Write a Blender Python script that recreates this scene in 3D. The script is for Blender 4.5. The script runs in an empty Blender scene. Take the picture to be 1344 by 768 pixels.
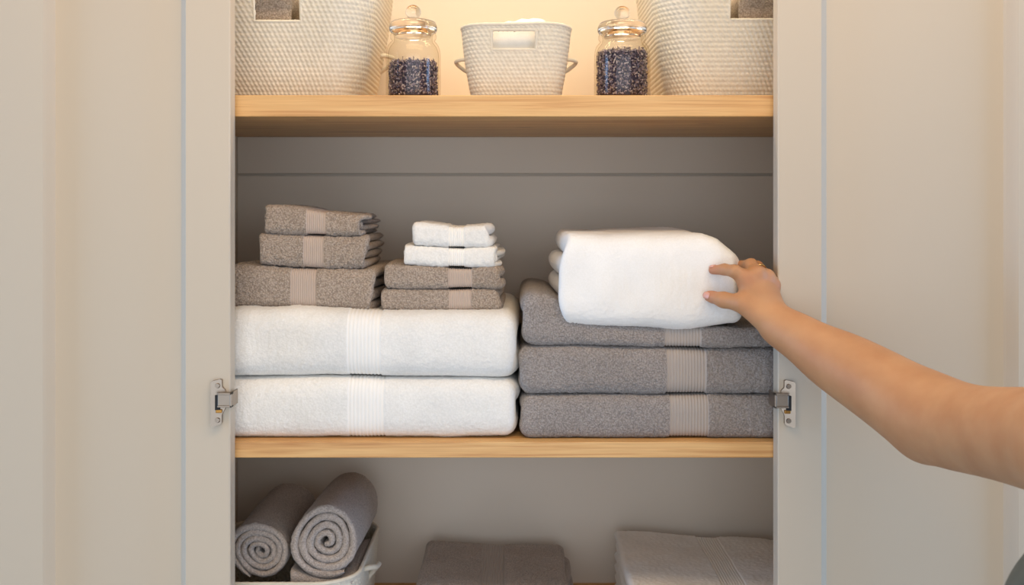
import bpy, bmesh, math, random
import numpy as np
from mathutils import Vector, Matrix

S = bpy.context.scene
COL = S.collection
ZC = 1.5            # eye height
DC = 1.5            # camera distance in front of the shelf edge (y = 0)
F = 1350.0          # focal length in pixels of a 1344 wide frame
HX, HY = 672.0, 272.0
rng = np.random.default_rng(7)
random.seed(7)

def PX(px, Y): return (px - HX) * (DC + Y) / F
def PZ(py, Y): return ZC - (py - HY) * (DC + Y) / F
def P(px, py, Y): return np.array((PX(px, Y), Y, PZ(py, Y)))

# ------------------------------------------------------------------ materials
def lin(c):
    out = []
    for v in c[:3]:
        v = v / 255.0
        out.append(v / 12.92 if v <= 0.04045 else ((v + 0.055) / 1.055) ** 2.4)
    return (*out, 1.0)

class NT:
    def __init__(self, name):
        self.m = bpy.data.materials.new(name); self.m.use_nodes = True
        self.t = self.m.node_tree; self.n = self.t.nodes; self.l = self.t.links
        self.n.clear()
        self.out = self.n.new('ShaderNodeOutputMaterial')
    def add(self, typ, **kw):
        nd = self.n.new(typ)
        for k, v in kw.items():
            if k.startswith('i_'): nd.inputs[k[2:].replace('_', ' ')].default_value = v
            else: setattr(nd, k, v)
        return nd
    def link(self, a, b): self.l.new(a, b)

def principled(t, base, rough, **kw):
    b = t.add('ShaderNodeBsdfPrincipled')
    b.inputs['Base Color'].default_value = base
    b.inputs['Roughness'].default_value = rough
    for k, v in kw.items(): b.inputs[k.replace('_', ' ')].default_value = v
    t.link(b.outputs[0], t.out.inputs['Surface'])
    return b

def coords(t, scale=(1, 1, 1)):
    g = t.add('ShaderNodeNewGeometry')           # world position: the pattern stays at its real size
    mp = t.add('ShaderNodeMapping'); mp.inputs['Scale'].default_value = scale
    t.link(g.outputs['Position'], mp.inputs['Vector'])
    return mp.outputs[0]

def ramp(t, fac, stops):
    r = t.add('ShaderNodeValToRGB')
    e = r.color_ramp.elements
    e[0].position, e[0].color = stops[0]; e[1].position, e[1].color = stops[-1]
    for p, c in stops[1:-1]:
        x = e.new(p); x.color = c
    t.link(fac, r.inputs[0])
    return r

def mat_terry(name, light, dark, scale=330, strength=0.7, dist=0.0022):
    t = NT(name)
    b = principled(t, light, 0.95, Sheen_Weight=0.25, Sheen_Roughness=0.6)
    b.inputs['Specular IOR Level'].default_value = 0.1
    co = coords(t)
    n1 = t.add('ShaderNodeTexNoise'); n1.inputs['Scale'].default_value = scale; n1.inputs['Detail'].default_value = 3
    n1.inputs['Roughness'].default_value = 0.65
    v = t.add('ShaderNodeTexVoronoi'); v.inputs['Scale'].default_value = scale * 0.95
    t.link(co, n1.inputs['Vector'])
    # wobble voronoi by the noise
    mix = t.add('ShaderNodeVectorMath', operation='MULTIPLY_ADD')
    t.link(n1.outputs['Color'], mix.inputs[0]); mix.inputs[1].default_value = (0.003,) * 3; t.link(co, mix.inputs[2])
    t.link(mix.outputs[0], v.inputs['Vector'])
    ma = t.add('ShaderNodeMath', operation='SUBTRACT'); t.link(n1.outputs['Fac'], ma.inputs[0])
    m2 = t.add('ShaderNodeMath', operation='MULTIPLY'); t.link(v.outputs['Distance'], m2.inputs[0]); m2.inputs[1].default_value = 0.55
    t.link(m2.outputs[0], ma.inputs[1])
    r = ramp(t, ma.outputs[0], [(0.05, dark), (0.45, light)])  # pits of the pile coloured darker, painting the shade between loops
    big = t.add('ShaderNodeTexNoise'); big.inputs['Scale'].default_value = 14; t.link(co, big.inputs['Vector'])
    br = ramp(t, big.outputs['Fac'], [(0.3, (0.9, 0.9, 0.9, 1)), (0.7, (1, 1, 1, 1))])
    mx = t.add('ShaderNodeMix', data_type='RGBA', blend_type='MULTIPLY'); mx.inputs[0].default_value = 1
    t.link(r.outputs[0], mx.inputs[6]); t.link(br.outputs[0], mx.inputs[7])
    t.link(mx.outputs[2], b.inputs['Base Color'])
    bp = t.add('ShaderNodeBump'); bp.inputs['Strength'].default_value = strength; bp.inputs['Distance'].default_value = dist
    t.link(ma.outputs[0], bp.inputs['Height']); t.link(bp.outputs[0], b.inputs['Normal'])
    return t.m

def mat_band(name, col):
    t = NT(name)
    b = principled(t, col, 0.7, Sheen_Weight=0.15)
    b.inputs['Specular IOR Level'].default_value = 0.25
    n = t.add('ShaderNodeTexNoise'); n.inputs['Scale'].default_value = 1400
    t.link(coords(t), n.inputs['Vector'])
    bp = t.add('ShaderNodeBump'); bp.inputs['Strength'].default_value = 0.2; bp.inputs['Distance'].default_value = 0.0006
    t.link(n.outputs['Fac'], bp.inputs['Height']); t.link(bp.outputs[0], b.inputs['Normal'])
    return t.m

def mat_plain(name, col, rough=0.5, noise=0.03, scale=3.0, bump=0.0, bscale=200, **kw):
    t = NT(name)
    b = principled(t, col, rough, **kw)
    co = coords(t)
    n = t.add('ShaderNodeTexNoise'); n.inputs['Scale'].default_value = scale; n.inputs['Detail'].default_value = 4
    t.link(co, n.inputs['Vector'])
    lo = tuple(c * (1 - noise) for c in col[:3]) + (1,); hi = tuple(min(1, c * (1 + noise)) for c in col[:3]) + (1,)
    r = ramp(t, n.outputs['Fac'], [(0.3, lo), (0.7, hi)]); t.link(r.outputs[0], b.inputs['Base Color'])
    if bump:
        n2 = t.add('ShaderNodeTexNoise'); n2.inputs['Scale'].default_value = bscale; t.link(co, n2.inputs['Vector'])
        bp = t.add('ShaderNodeBump'); bp.inputs['Strength'].default_value = bump; bp.inputs['Distance'].default_value = 0.001
        t.link(n2.outputs['Fac'], bp.inputs['Height']); t.link(bp.outputs[0], b.inputs['Normal'])
    return t.m

def mat_wood(name):
    t = NT(name)
    b = principled(t, (0.5, 0.3, 0.15, 1), 0.42)
    co = coords(t, (1.6, 26, 60))
    n = t.add('ShaderNodeTexNoise'); n.inputs['Scale'].default_value = 2.2; n.inputs['Detail'].default_value = 5
    n.inputs['Distortion'].default_value = 0.8; t.link(co, n.inputs['Vector'])
    co2 = coords(t, (9, 300, 420))
    n2 = t.add('ShaderNodeTexNoise'); n2.inputs['Scale'].default_value = 1.2; n2.inputs['Detail'].default_value = 3; t.link(co2, n2.inputs['Vector'])
    r = ramp(t, n.outputs['Fac'], [(0.28, lin((188, 131, 74))), (0.46, lin((216, 166, 104))), (0.6, lin((224, 178, 116))), (0.75, lin((199, 144, 84)))])
    r2 = ramp(t, n2.outputs['Fac'], [(0.3, (0.84, 0.8, 0.76, 1)), (0.6, (1, 1, 1, 1))])
    mx = t.add('ShaderNodeMix', data_type='RGBA', blend_type='MULTIPLY'); mx.inputs[0].default_value = 0.7
    t.link(r.outputs[0], mx.inputs[6]); t.link(r2.outputs[0], mx.inputs[7])
    # a few knots
    kv = t.add('ShaderNodeTexVoronoi'); kv.inputs['Scale'].default_value = 5.5
    t.link(coords(t, (0.8, 2.2, 3)), kv.inputs['Vector'])
    kr = ramp(t, kv.outputs['Distance'], [(0.03, lin((150, 92, 50))), (0.09, (1, 1, 1, 1))])
    mk = t.add('ShaderNodeMix', data_type='RGBA', blend_type='MULTIPLY'); mk.inputs[0].default_value = 0.7
    t.link(mx.outputs[2], mk.inputs[6]); t.link(kr.outputs[0], mk.inputs[7])
    t.link(mk.outputs[2], b.inputs['Base Color'])
    bp = t.add('ShaderNodeBump'); bp.inputs['Strength'].default_value = 0.12; bp.inputs['Distance'].default_value = 0.0008
    t.link(n2.outputs['Fac'], bp.inputs['Height']); t.link(bp.outputs[0], b.inputs['Normal'])
    return t.m

def mat_glass(name):
    t = NT(name)
    tr = t.add('ShaderNodeBsdfTransparent'); tr.inputs[0].default_value = (0.965, 0.965, 0.95, 1)
    gl = t.add('ShaderNodeBsdfGlossy'); gl.inputs['Roughness'].default_value = 0.09; gl.inputs[0].default_value = (1, 1, 1, 1)
    lw = t.add('ShaderNodeLayerWeight'); lw.inputs['Blend'].default_value = 0.25
    r = ramp(t, lw.outputs['Facing'], [(0.0, (0.018, 0.018, 0.018, 1)), (0.75, (0.035, 0.035, 0.035, 1)), (1.0, (0.4, 0.4, 0.4, 1))])
    tc = ramp(t, lw.outputs['Facing'], [(0.0, (0.975, 0.975, 0.965, 1)), (0.55, (0.94, 0.93, 0.90, 1)), (0.8, (0.66, 0.58, 0.46, 1)), (0.97, (0.42, 0.34, 0.24, 1))])
    t.link(tc.outputs[0], tr.inputs[0])
    mx = t.add('ShaderNodeMixShader'); t.link(r.outputs[0], mx.inputs[0]); t.link(tr.outputs[0], mx.inputs[1]); t.link(gl.outputs[0], mx.inputs[2])
    t.link(mx.outputs[0], t.out.inputs['Surface'])
    return t.m

def mat_solid_glass(name):
    t = NT(name)
    b = principled(t, (0.98, 0.97, 0.94, 1), 0.02, Transmission_Weight=1.0, IOR=1.45)
    return t.m

def mat_attr(name, rough=0.8):
    t = NT(name)
    b = principled(t, (1, 1, 1, 1), rough)
    a = t.add('ShaderNodeAttribute'); a.attribute_name = 'tint'; t.link(a.outputs['Color'], b.inputs['Base Color'])
    return t.m

def mat_skin(name):
    t = NT(name)
    b = principled(t, lin((188, 139, 98)), 0.5, Subsurface_Weight=0.12, Subsurface_Scale=0.01)
    b.inputs['Subsurface Radius'].default_value = (1.0, 0.35, 0.2)
    b.inputs['Specular IOR Level'].default_value = 0.35
    co = coords(t)
    n = t.add('ShaderNodeTexNoise'); n.inputs['Scale'].default_value = 22; n.inputs['Detail'].default_value = 4; t.link(co, n.inputs['Vector'])
    r = ramp(t, n.outputs['Fac'], [(0.3, lin((181, 129, 89))), (0.7, lin((194, 145, 104)))])
    # rosier finger tips and knuckles carried by a vertex attribute
    a = t.add('ShaderNodeAttribute'); a.attribute_name = 'rosy'
    mx = t.add('ShaderNodeMix', data_type='RGBA'); t.link(a.outputs['Fac'], mx.inputs[0])
    t.link(r.outputs[0], mx.inputs[6]); mx.inputs[7].default_value = lin((198, 124, 100))
    t.link(mx.outputs[2], b.inputs['Base Color'])
    n2 = t.add('ShaderNodeTexNoise'); n2.inputs['Scale'].default_value = 700; t.link(co, n2.inputs['Vector'])
    bp = t.add('ShaderNodeBump'); bp.inputs['Strength'].default_value = 0.12; bp.inputs['Distance'].default_value = 0.0005
    t.link(n2.outputs['Fac'], bp.inputs['Height']); t.link(bp.outputs[0], b.inputs['Normal'])
    return t.m

M = dict(
    grey=mat_terry('grey_terry', lin((178, 169, 164)), lin((140, 131, 126)), scale=400, strength=1.0),
    taupe=mat_terry('taupe_terry', lin((198, 180, 164)), lin((152, 135, 120)), scale=400, strength=1.0),
    soft=mat_terry('soft_grey_terry', lin((198, 185, 176)), lin((162, 150, 142)), scale=420, strength=0.7),
    white=mat_terry('white_terry', lin((243, 240, 235)), lin((235, 232, 226)), strength=0.3),
    fleece=mat_terry('white_plush', lin((250, 247, 243)), lin((246, 243, 238)), scale=420, strength=0.12),
    band=mat_band('grey_woven_band', lin((170, 160, 153))),
    tband=mat_band('taupe_woven_band', lin((188, 170, 157))),
    wband=mat_band('white_woven_band', lin((242, 239, 234))),
    paint=mat_plain('cream_paint', lin((200, 185, 164)), 0.5, 0.012, 2.0, 0.04, 150),
    inner=mat_plain('cabinet_lining', lin((221, 209, 194)), 0.6, 0.015, 2.0, 0.04, 150),
    wall=mat_plain('room_wall', lin((222, 214, 200)), 0.8, 0.02, 1.0),
    floor=mat_plain('room_floor', lin((175, 160, 145)), 0.5, 0.1, 3.0),
    wood=mat_wood('light_oak'),
    rope=mat_plain('cotton_rope', lin((216, 208, 191)), 0.9, 0.05, 120, 0.3, 900, Sheen_Weight=0.2),
    rope2=mat_plain('beige_cotton_rope', lin((205, 190, 168)), 0.9, 0.06, 120, 0.3, 900, Sheen_Weight=0.2),
    metal=mat_plain('brushed_nickel', lin((160, 147, 134)), 0.38, 0.05, 60, 0, Metallic=1.0),
    dark=mat_plain('recess_shade_and_iris', lin((22, 20, 19)), 0.6, 0.05),  # near-black, paints the shade of the hinge recess, also colours the irises
    brass=mat_plain('brass_spring', lin((176, 130, 70)), 0.35, 0.05, 60, 0, Metallic=1.0),
    gold=mat_plain('gold', lin((240, 212, 150)), 0.25, 0.03, 60, 0, Metallic=1.0),
    glass=mat_glass('jar_glass'), solid=mat_solid_glass('lid_glass'),
    lav=mat_attr('dried_lavender'),
    skin=mat_skin('skin'),
    nail=mat_plain('nail', lin((214, 158, 140)), 0.22, 0.02),
    shirt=mat_plain('grey_green_cloth', lin((86, 88, 80)), 0.9, 0.08, 60, 0.3, 800),
    hair=mat_plain('dark_hair', lin((52, 36, 26)), 0.5, 0.2, 40, 0.5, 300),
    cloth=mat_plain('white_cloth', lin((248, 243, 235)), 0.9, 0.02, 40, 0.3, 900, Sheen_Weight=0.2),
)

# ------------------------------------------------------------------ object helpers
def link_mesh(name, verts, faces, mat, parent=None, smooth=True):
    me = bpy.data.meshes.new(name)
    verts = np.asarray(verts, dtype=np.float32).reshape(-1, 3)
    if isinstance(faces, np.ndarray):
        n, k = faces.shape
        me.vertices.add(len(verts)); me.vertices.foreach_set('co', verts.ravel())
        me.loops.add(n * k); me.loops.foreach_set('vertex_index', faces.astype(np.int32).ravel())
        me.polygons.add(n); me.polygons.foreach_set('loop_start', np.arange(0, n * k, k, dtype=np.int32))
        me.update(calc_edges=True)
    else:
        me.from_pydata([tuple(v) for v in verts], [], [tuple(f) for f in faces])
    me.polygons.foreach_set('use_smooth', np.full(len(me.polygons), smooth))
    me.validate(); me.update()
    me.materials.append(mat)
    o = bpy.data.objects.new(name, me); COL.objects.link(o)
    if parent: o.parent = parent; o.matrix_parent_inverse = Matrix.Translation(-parent.location)
    return o

def link_bm(name, bm, mat, parent=None, smooth=True):
    me = bpy.data.meshes.new(name); bm.to_mesh(me); bm.free()
    me.polygons.foreach_set('use_smooth', np.full(len(me.polygons), smooth))
    me.materials.append(mat)
    o = bpy.data.objects.new(name, me); COL.objects.link(o)
    if parent: o.parent = parent; o.matrix_parent_inverse = Matrix.Translation(-parent.location)
    return o

def tag(o, label=None, cat=None, group=None, kind=None):
    if label: o['label'] = label
    if cat: o['category'] = cat
    if group: o['group'] = group
    if kind: o['kind'] = kind
    return o

def empty(name, loc, label, cat, group=None):
    o = bpy.data.objects.new(name, None); COL.objects.link(o)
    o.location = tuple(float(v) for v in loc); o.empty_display_size = 0.05
    return tag(o, label, cat, group)

def bm_box(bm, lo, hi, bevel=0.0, segs=2):
    r = bmesh.ops.create_cube(bm, size=1.0)
    lo = Vector(lo); hi = Vector(hi)
    c = (lo + hi) / 2; s = hi - lo
    for v in r['verts']: v.co = Vector((v.co.x * s.x, v.co.y * s.y, v.co.z * s.z)) + c
    if bevel:
        es = {e for v in r['verts'] for e in v.link_edges}
        bmesh.ops.bevel(bm, geom=list(es), offset=bevel, segments=segs, affect='EDGES', profile=0.5)
    return r

def box(name, lo, hi, mat, parent=None, bevel=0.0, segs=2):
    bm = bmesh.new(); bm_box(bm, lo, hi, bevel, segs)
    return link_bm(name, bm, mat, parent, smooth=False)

def lathe(prof, cx, cy, n=64):
    prof = np.array(prof, float); a = np.linspace(0, 2 * math.pi, n, endpoint=False)
    V = np.stack([cx + prof[:, None, 0] * np.cos(a), cy + prof[:, None, 0] * np.sin(a), np.repeat(prof[:, 1:2], n, 1)], -1).reshape(-1, 3)
    f = []
    for i in range(len(prof) - 1):
        for j in range(n):
            k = (j + 1) % n
            f.append((i * n + j, i * n + k, (i + 1) * n + k, (i + 1) * n + j))
    return V, np.array(f)

def smooth_curve(pts, n):
    """Catmull-Rom through points"""
    pts = np.array(pts, float); k = len(pts)
    ext = np.vstack([2 * pts[0] - pts[1], pts, 2 * pts[-1] - pts[-2]])
    out = []
    for u in np.linspace(0, k - 1 - 1e-6, n):
        i = int(u); t = u - i
        p0, p1, p2, p3 = ext[i:i + 4]
        out.append(0.5 * (2 * p1 + (p2 - p0) * t + (2 * p0 - 5 * p1 + 4 * p2 - p3) * t * t + (3 * p1 - p0 - 3 * p2 + p3) * t ** 3))
    return np.array(out)

def tube(pts, r, sides=10, twist=None):
    """tube along a point list; r number or list; twist adds rope strands"""
    pts = np.array(pts, float); n = len(pts)
    rad = np.full(n, r) if np.isscalar(r) else np.asarray(r)
    tan = np.gradient(pts, axis=0); tan /= np.linalg.norm(tan, axis=1)[:, None]
    up = np.array((0, 0, 1.0)) if abs(tan[0][2]) < 0.9 else np.array((1.0, 0, 0))
    V = []
    d = np.concatenate([[0], np.cumsum(np.linalg.norm(np.diff(pts, axis=0), axis=1))])
    a = np.linspace(0, 2 * math.pi, sides, endpoint=False)
    N = np.cross(tan[0], up); N /= np.linalg.norm(N)
    for i in range(n):
        N = N - tan[i] * N.dot(tan[i]); N /= np.linalg.norm(N); B = np.cross(tan[i], N)
        rr = rad[i] * np.ones(sides)
        if twist: rr = rr * (1 + 0.16 * np.abs(np.cos(1.5 * a + twist * d[i])) - 0.08)
        V.append(pts[i] + (np.cos(a) * rr)[:, None] * N + (np.sin(a) * rr)[:, None] * B)
    V = np.vstack(V); f = []
    for i in range(n - 1):
        for j in range(sides):
            k = (j + 1) % sides
            f.append((i * sides + j, i * sides + k, (i + 1) * sides + k, (i + 1) * sides + j))
    f = [tuple(x) for x in f] + [tuple(range(sides))[::-1], tuple(range((n - 1) * sides, n * sides))]
    return V, f

def join(parts):
    V = []; Fs = []; o = 0
    for v, f in parts:
        V.append(np.asarray(v)); Fs += [tuple(int(i) + o for i in q) for q in f]; o += len(v)
    return np.vstack(V), Fs

def vnoise(p, scale, seed=0):
    """smooth value noise, -1..1, p (...,3) metres"""
    q = np.asarray(p, float) * scale + seed * 17.31 + 1000.0
    i = np.floor(q).astype(np.int64); f = q - i; f = f * f * (3 - 2 * f)
    def h(a, b, c):
        n = (a * 73856093) ^ (b * 19349663) ^ (c * 83492791)
        n = (n ^ (n >> 13)) * 1274126177
        n = n & 0x7fffffff
        n = ((n ^ (n >> 16)) * 668265263) & 0x7fffffff
        return (n % 100003) / 50001.5 - 1
    r = 0
    for dx in (0, 1):
        for dy in (0, 1):
            for dz in (0, 1):
                w = (f[..., 0] if dx else 1 - f[..., 0]) * (f[..., 1] if dy else 1 - f[..., 1]) * (f[..., 2] if dz else 1 - f[..., 2])
                r = r + w * h(i[..., 0] + dx, i[..., 1] + dy, i[..., 2] + dz)
    return r

# ------------------------------------------------------------------ folded towel
def towel(name, label, cat, group, x0, x1, yf, depth, top, bot, mat, bandmat=None, band=None, m=1, seed=0,
          front=0.5, sq=0.72, endr=None, spread=0.004, fuzz=0.0006, lump=0.0016, back_dense=False, tilt=0.0,
          rib=0.0045, recess=0.0016, warp=None, left_spread=None, corner=0.006, band_label=None, step=0.0022):
    """m nested folds of cloth lying along x, the fold towards the viewer. top/bot: lists of (x, z)."""
    top = np.array(sorted(top)); bot = np.array(sorted(bot))
    def pl(a, x):
        t = np.interp(x, a[:, 0], a[:, 1])
        w = 0.02
        return (np.interp(x - w, a[:, 0], a[:, 1]) + 2 * t + np.interp(x + w, a[:, 0], a[:, 1])) / 4
    xs = np.linspace(x0, x1, 21)
    H = float(np.mean(pl(top, xs) - pl(bot, xs)))
    r_loc = np.random.default_rng(seed + 11)
    root = empty(name, ((x0 + x1) / 2, yf + depth / 2, float(np.min(pl(bot, xs)))), label, cat, group)
    V = []; Fm = []; Fb = []; off = 0
    for k in range(m):
        Ho = H / 2 * (1 - k / m); Hi = H / 2 * (1 - (k + 1) / m) + (0.0006 if k < m - 1 else 0.0004)
        a_o = Ho * 2 * front; yo = k * (H / (2 * m)) * 1.1
        th = (Ho - Hi); a_i = max(Hi * 2 * front, 0.0003); yi = yo + th * (2 * front)
        # path samples: straight back -> front arc -> straight back
        yd = yo + a_o
        n_arc = max(14, int(math.pi * Ho / step))
        sp = [yd]
        dd = step
        while sp[-1] < depth - 0.002:
            sp.append(min(depth, sp[-1] + dd)); dd = min(dd * (1.0 if (back_dense and sp[-1] < 10) else 1.10), 0.004 if back_dense else 0.012)
        sp = np.array(sp); nb = len(sp)
        ang = np.linspace(-math.pi / 2, math.pi / 2, n_arc + 2)[1:-1]
        def curve(hh, aa, yy):
            c = np.abs(np.cos(ang)) ** sq; s = np.sign(np.sin(ang)) * np.abs(np.sin(ang)) ** sq
            arc = np.stack([yy + aa - aa * c, H / 2 + hh * s], -1)
            sy = yy + aa + (sp - sp[0]) * (depth - yy - aa) / (depth - sp[0])
            lowp = np.stack([sy[::-1], np.full(nb, H / 2 - hh)], -1); upp = np.stack([sy, np.full(nb, H / 2 + hh)], -1)
            return np.vstack([lowp, arc, upp])
        O = curve(Ho, a_o, yo); I = curve(Hi, a_i, yi)
        ns = len(O)
        mid = (O + I) / 2; half = (O - I) / 2
        er = th / 2 if endr is None else endr
        # x samples
        ne = 7
        e_t = 1 - np.cos(np.linspace(0, math.pi / 2, ne))
        left = x0 + er * e_t; right = x1 - er * e_t[::-1]
        inner_x = np.arange(left[-1] + step, right[0] - step * 0.5, step)
        if band and k == 0:
            bx = np.arange(band[0], band[1] + 1e-6, rib / 6)
            inner_x = np.concatenate([inner_x[(inner_x < band[0] - step * 0.4)], bx, inner_x[inner_x > bx[-1] + step * 0.4]])
        X = np.concatenate([left, inner_x, right])
        nx = len(X)
        e = np.ones(nx)
        dl = np.clip((X - x0) / er, 0, 1); dr = np.clip((x1 - X) / er, 0, 1)
        e = np.sqrt(np.clip(1 - (1 - np.minimum(dl, dr)) ** 2, 0, 1))
        es = np.ones(ns); kk = 4
        es[:kk] = np.sqrt(1 - (1 - np.arange(kk) / kk) ** 2); es[-kk:] = es[:kk][::-1]
        # end offsets along the path
        s = np.linspace(0, 1, ns)
        def endoff(sg):
            ph = r_loc.uniform(0, 6.28, 3)
            w = spread * (0.6 * np.sin(2 * math.pi * s * 1.0 + ph[0]) + 0.5 * np.sin(2 * math.pi * s * 2.3 + ph[1]))
            w = w + r_loc.uniform(-1, 1) * spread * (0.8 if k else 0.2)
            cf = np.clip(1 - (mid[:, 0] - mid[:, 0].min()) / 0.03, 0, 1) ** 2
            return sg * w - cf * corner
        lsp = endoff(1) * (0.4 if left_spread is None else left_spread); rsp = endoff(1)
        def surf(Xv, ev, side):
            prof = mid[:, None, :] + side * half[:, None, :] * (ev[None, :, None] * es[:, None, None])
            wl = np.clip(1 - (Xv - x0) / 0.05, 0, 1)[None, :] ** 1.5; wr = np.clip(1 - (x1 - Xv) / 0.05, 0, 1)[None, :] ** 1.5
            xx = Xv[None, :] - lsp[:, None] * wl + rsp[:, None] * wr
            yy = yf + prof[..., 0]
            zn = prof[..., 1] / H
            b = pl(bot, xx); t_ = pl(top, xx)
            zz = b + zn * (t_ - b) + tilt * prof[..., 0] * zn
            return np.stack([xx, yy, zz], -1)
        G = surf(X, e, 1)
        nrm = half / (np.linalg.norm(half, axis=1)[:, None] + 1e-9)
        isb = np.zeros(nx, bool)
        if band and k == 0: isb = (X >= band[0] - 1e-6) & (X <= bx[-1] + 1e-6)
        ampl = np.where(isb, 0, 1.0)[None, :] * e[None, :]
        d = ampl * (fuzz * r_loc.uniform(-1, 1, (ns, nx)) + fuzz * 1.2 * vnoise(G, 260, seed)) + e[None, :] * lump * vnoise(G, 24, seed)
        if isb.any():
            ph = (X - band[0]) / rib
            w = -recess + 0.00055 * np.cos(2 * math.pi * ph)
            edge = np.minimum(X - band[0], bx[-1] - X); w = np.where(edge < 0.0005, -0.0003, w)
            d = d + np.where(isb, w, 0)[None, :]
        G[..., 1] += d * nrm[:, None, 0]; G[..., 2] += d * nrm[:, None, 1]
        keep_in = np.concatenate([np.arange(ne), [nx // 2], np.arange(nx - ne, nx)])
        Xi = X[keep_in]; Gi = surf(Xi, e[keep_in], -1)
        def quads(n1, n2, o):
            ii, jj = np.meshgrid(np.arange(n1 - 1), np.arange(n2 - 1), indexing='ij')
            a = (ii * n2 + jj) + o
            return np.stack([a, a + n2, a + n2 + 1, a + 1], -1)
        q = quads(ns, nx, off)
        bq = isb[:-1] & isb[1:]
        Fm.append(q[:, ~bq].reshape(-1, 4))
        if bq.any(): Fb.append(q[:, bq].reshape(-1, 4))
        V.append(G.reshape(-1, 3)); off += ns * nx
        qi = quads(ns, len(Xi), off)[..., ::-1]
        Fm.append(qi.reshape(-1, 4)); V.append(Gi.reshape(-1, 3)); off += ns * len(Xi)
    V = np.vstack(V)
    if warp: V = warp(V)
    def sub(Fs):
        Fs = np.vstack(Fs); used = np.unique(Fs); mp = np.full(len(V), -1); mp[used] = np.arange(len(used))
        return V[used], mp[Fs]
    v, f = sub(Fm); link_mesh('folded_cloth', v, f, mat, root)
    if Fb:
        v, f = sub(Fb); o = link_mesh('woven_band', v, f, bandmat, root); o['label'] = band_label or 'flat ribbed woven band across the towel'
    return root

def pxl(pts, Y): return [(PX(a, Y), PZ(b, Y)) for a, b in pts]

# ------------------------------------------------------------------ room + cabinet
YB = 0.44           # back of the cabinet
XW = 0.515          # inner half width
ZT1, ZT0 = PZ(125, 0), PZ(153, 0)      # upper shelf
ZM1, ZM0 = PZ(580, 0), PZ(601, 0)      # middle shelf
ZL1 = ZC - 0.705; ZL0 = ZL1 - 0.025     # lower shelf (below the picture)
ZTOP = ZC + 0.62

box('floor', (-3, -3.2, -0.05), (3, 0.6, 0), M['floor'])['kind'] = 'structure'
box('ceiling', (-3, -3.2, 2.6), (3, 0.6, 2.65), M['wall'])['kind'] = 'structure'
box('wall_left', (-3, 0.0, 0), (-XW - 0.02, 0.1, 2.6), M['wall'])['kind'] = 'structure'
box('wall_right', (XW + 0.02, 0.0, 0), (3, 0.1, 2.6), M['wall'])['kind'] = 'structure'
box('wall_back', (-XW - 0.02, 0.0, ZTOP + 0.02), (XW + 0.02, 0.1, 2.6), M['wall'])['kind'] = 'structure'

cab = empty('linen_cabinet', (0, 0.2, 0), 'cream painted linen cabinet with both doors folded open, holding the towels', 'cabinet')
zg = PZ(228, YB - 0.013)
box('back_panel', (-XW, YB, 0), (XW, YB + 0.015, ZTOP), M['inner'], cab)
box('back_board', (-XW, YB - 0.010, 0), (XW, YB, zg - 0.0038), M['inner'], cab, 0.001)
box('side_panel', (-XW - 0.018, 0, 0), (-XW, YB + 0.015, ZTOP), M['inner'], cab)
box('side_panel', (XW, 0, 0), (XW + 0.018, YB + 0.015, ZTOP), M['inner'], cab)
box('top_panel', (-XW - 0.018, 0, ZTOP), (XW + 0.018, YB + 0.015, ZTOP + 0.018), M['inner'], cab)
box('back_rail', (-XW, YB - 0.013, PZ(228, YB - 0.013)), (XW, YB, ZT0), M['inner'], cab, 0.002)
sh = box('shelf', (-XW, 0, ZT0), (XW, YB, ZT1), M['wood'], cab, 0.0012); sh['label'] = 'light oak upper shelf under the baskets and jars'
sh = box('shelf', (-XW, 0, ZM0), (XW, YB, ZM1), M['wood'], cab, 0.0012); sh['label'] = 'light oak middle shelf under the big towel stacks'
sh = box('shelf', (-XW, 0.0, ZL0), (XW, YB, ZL1), M['wood'], cab, 0.0012); sh['label'] = 'light oak lower shelf under the rolled towels'

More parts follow.
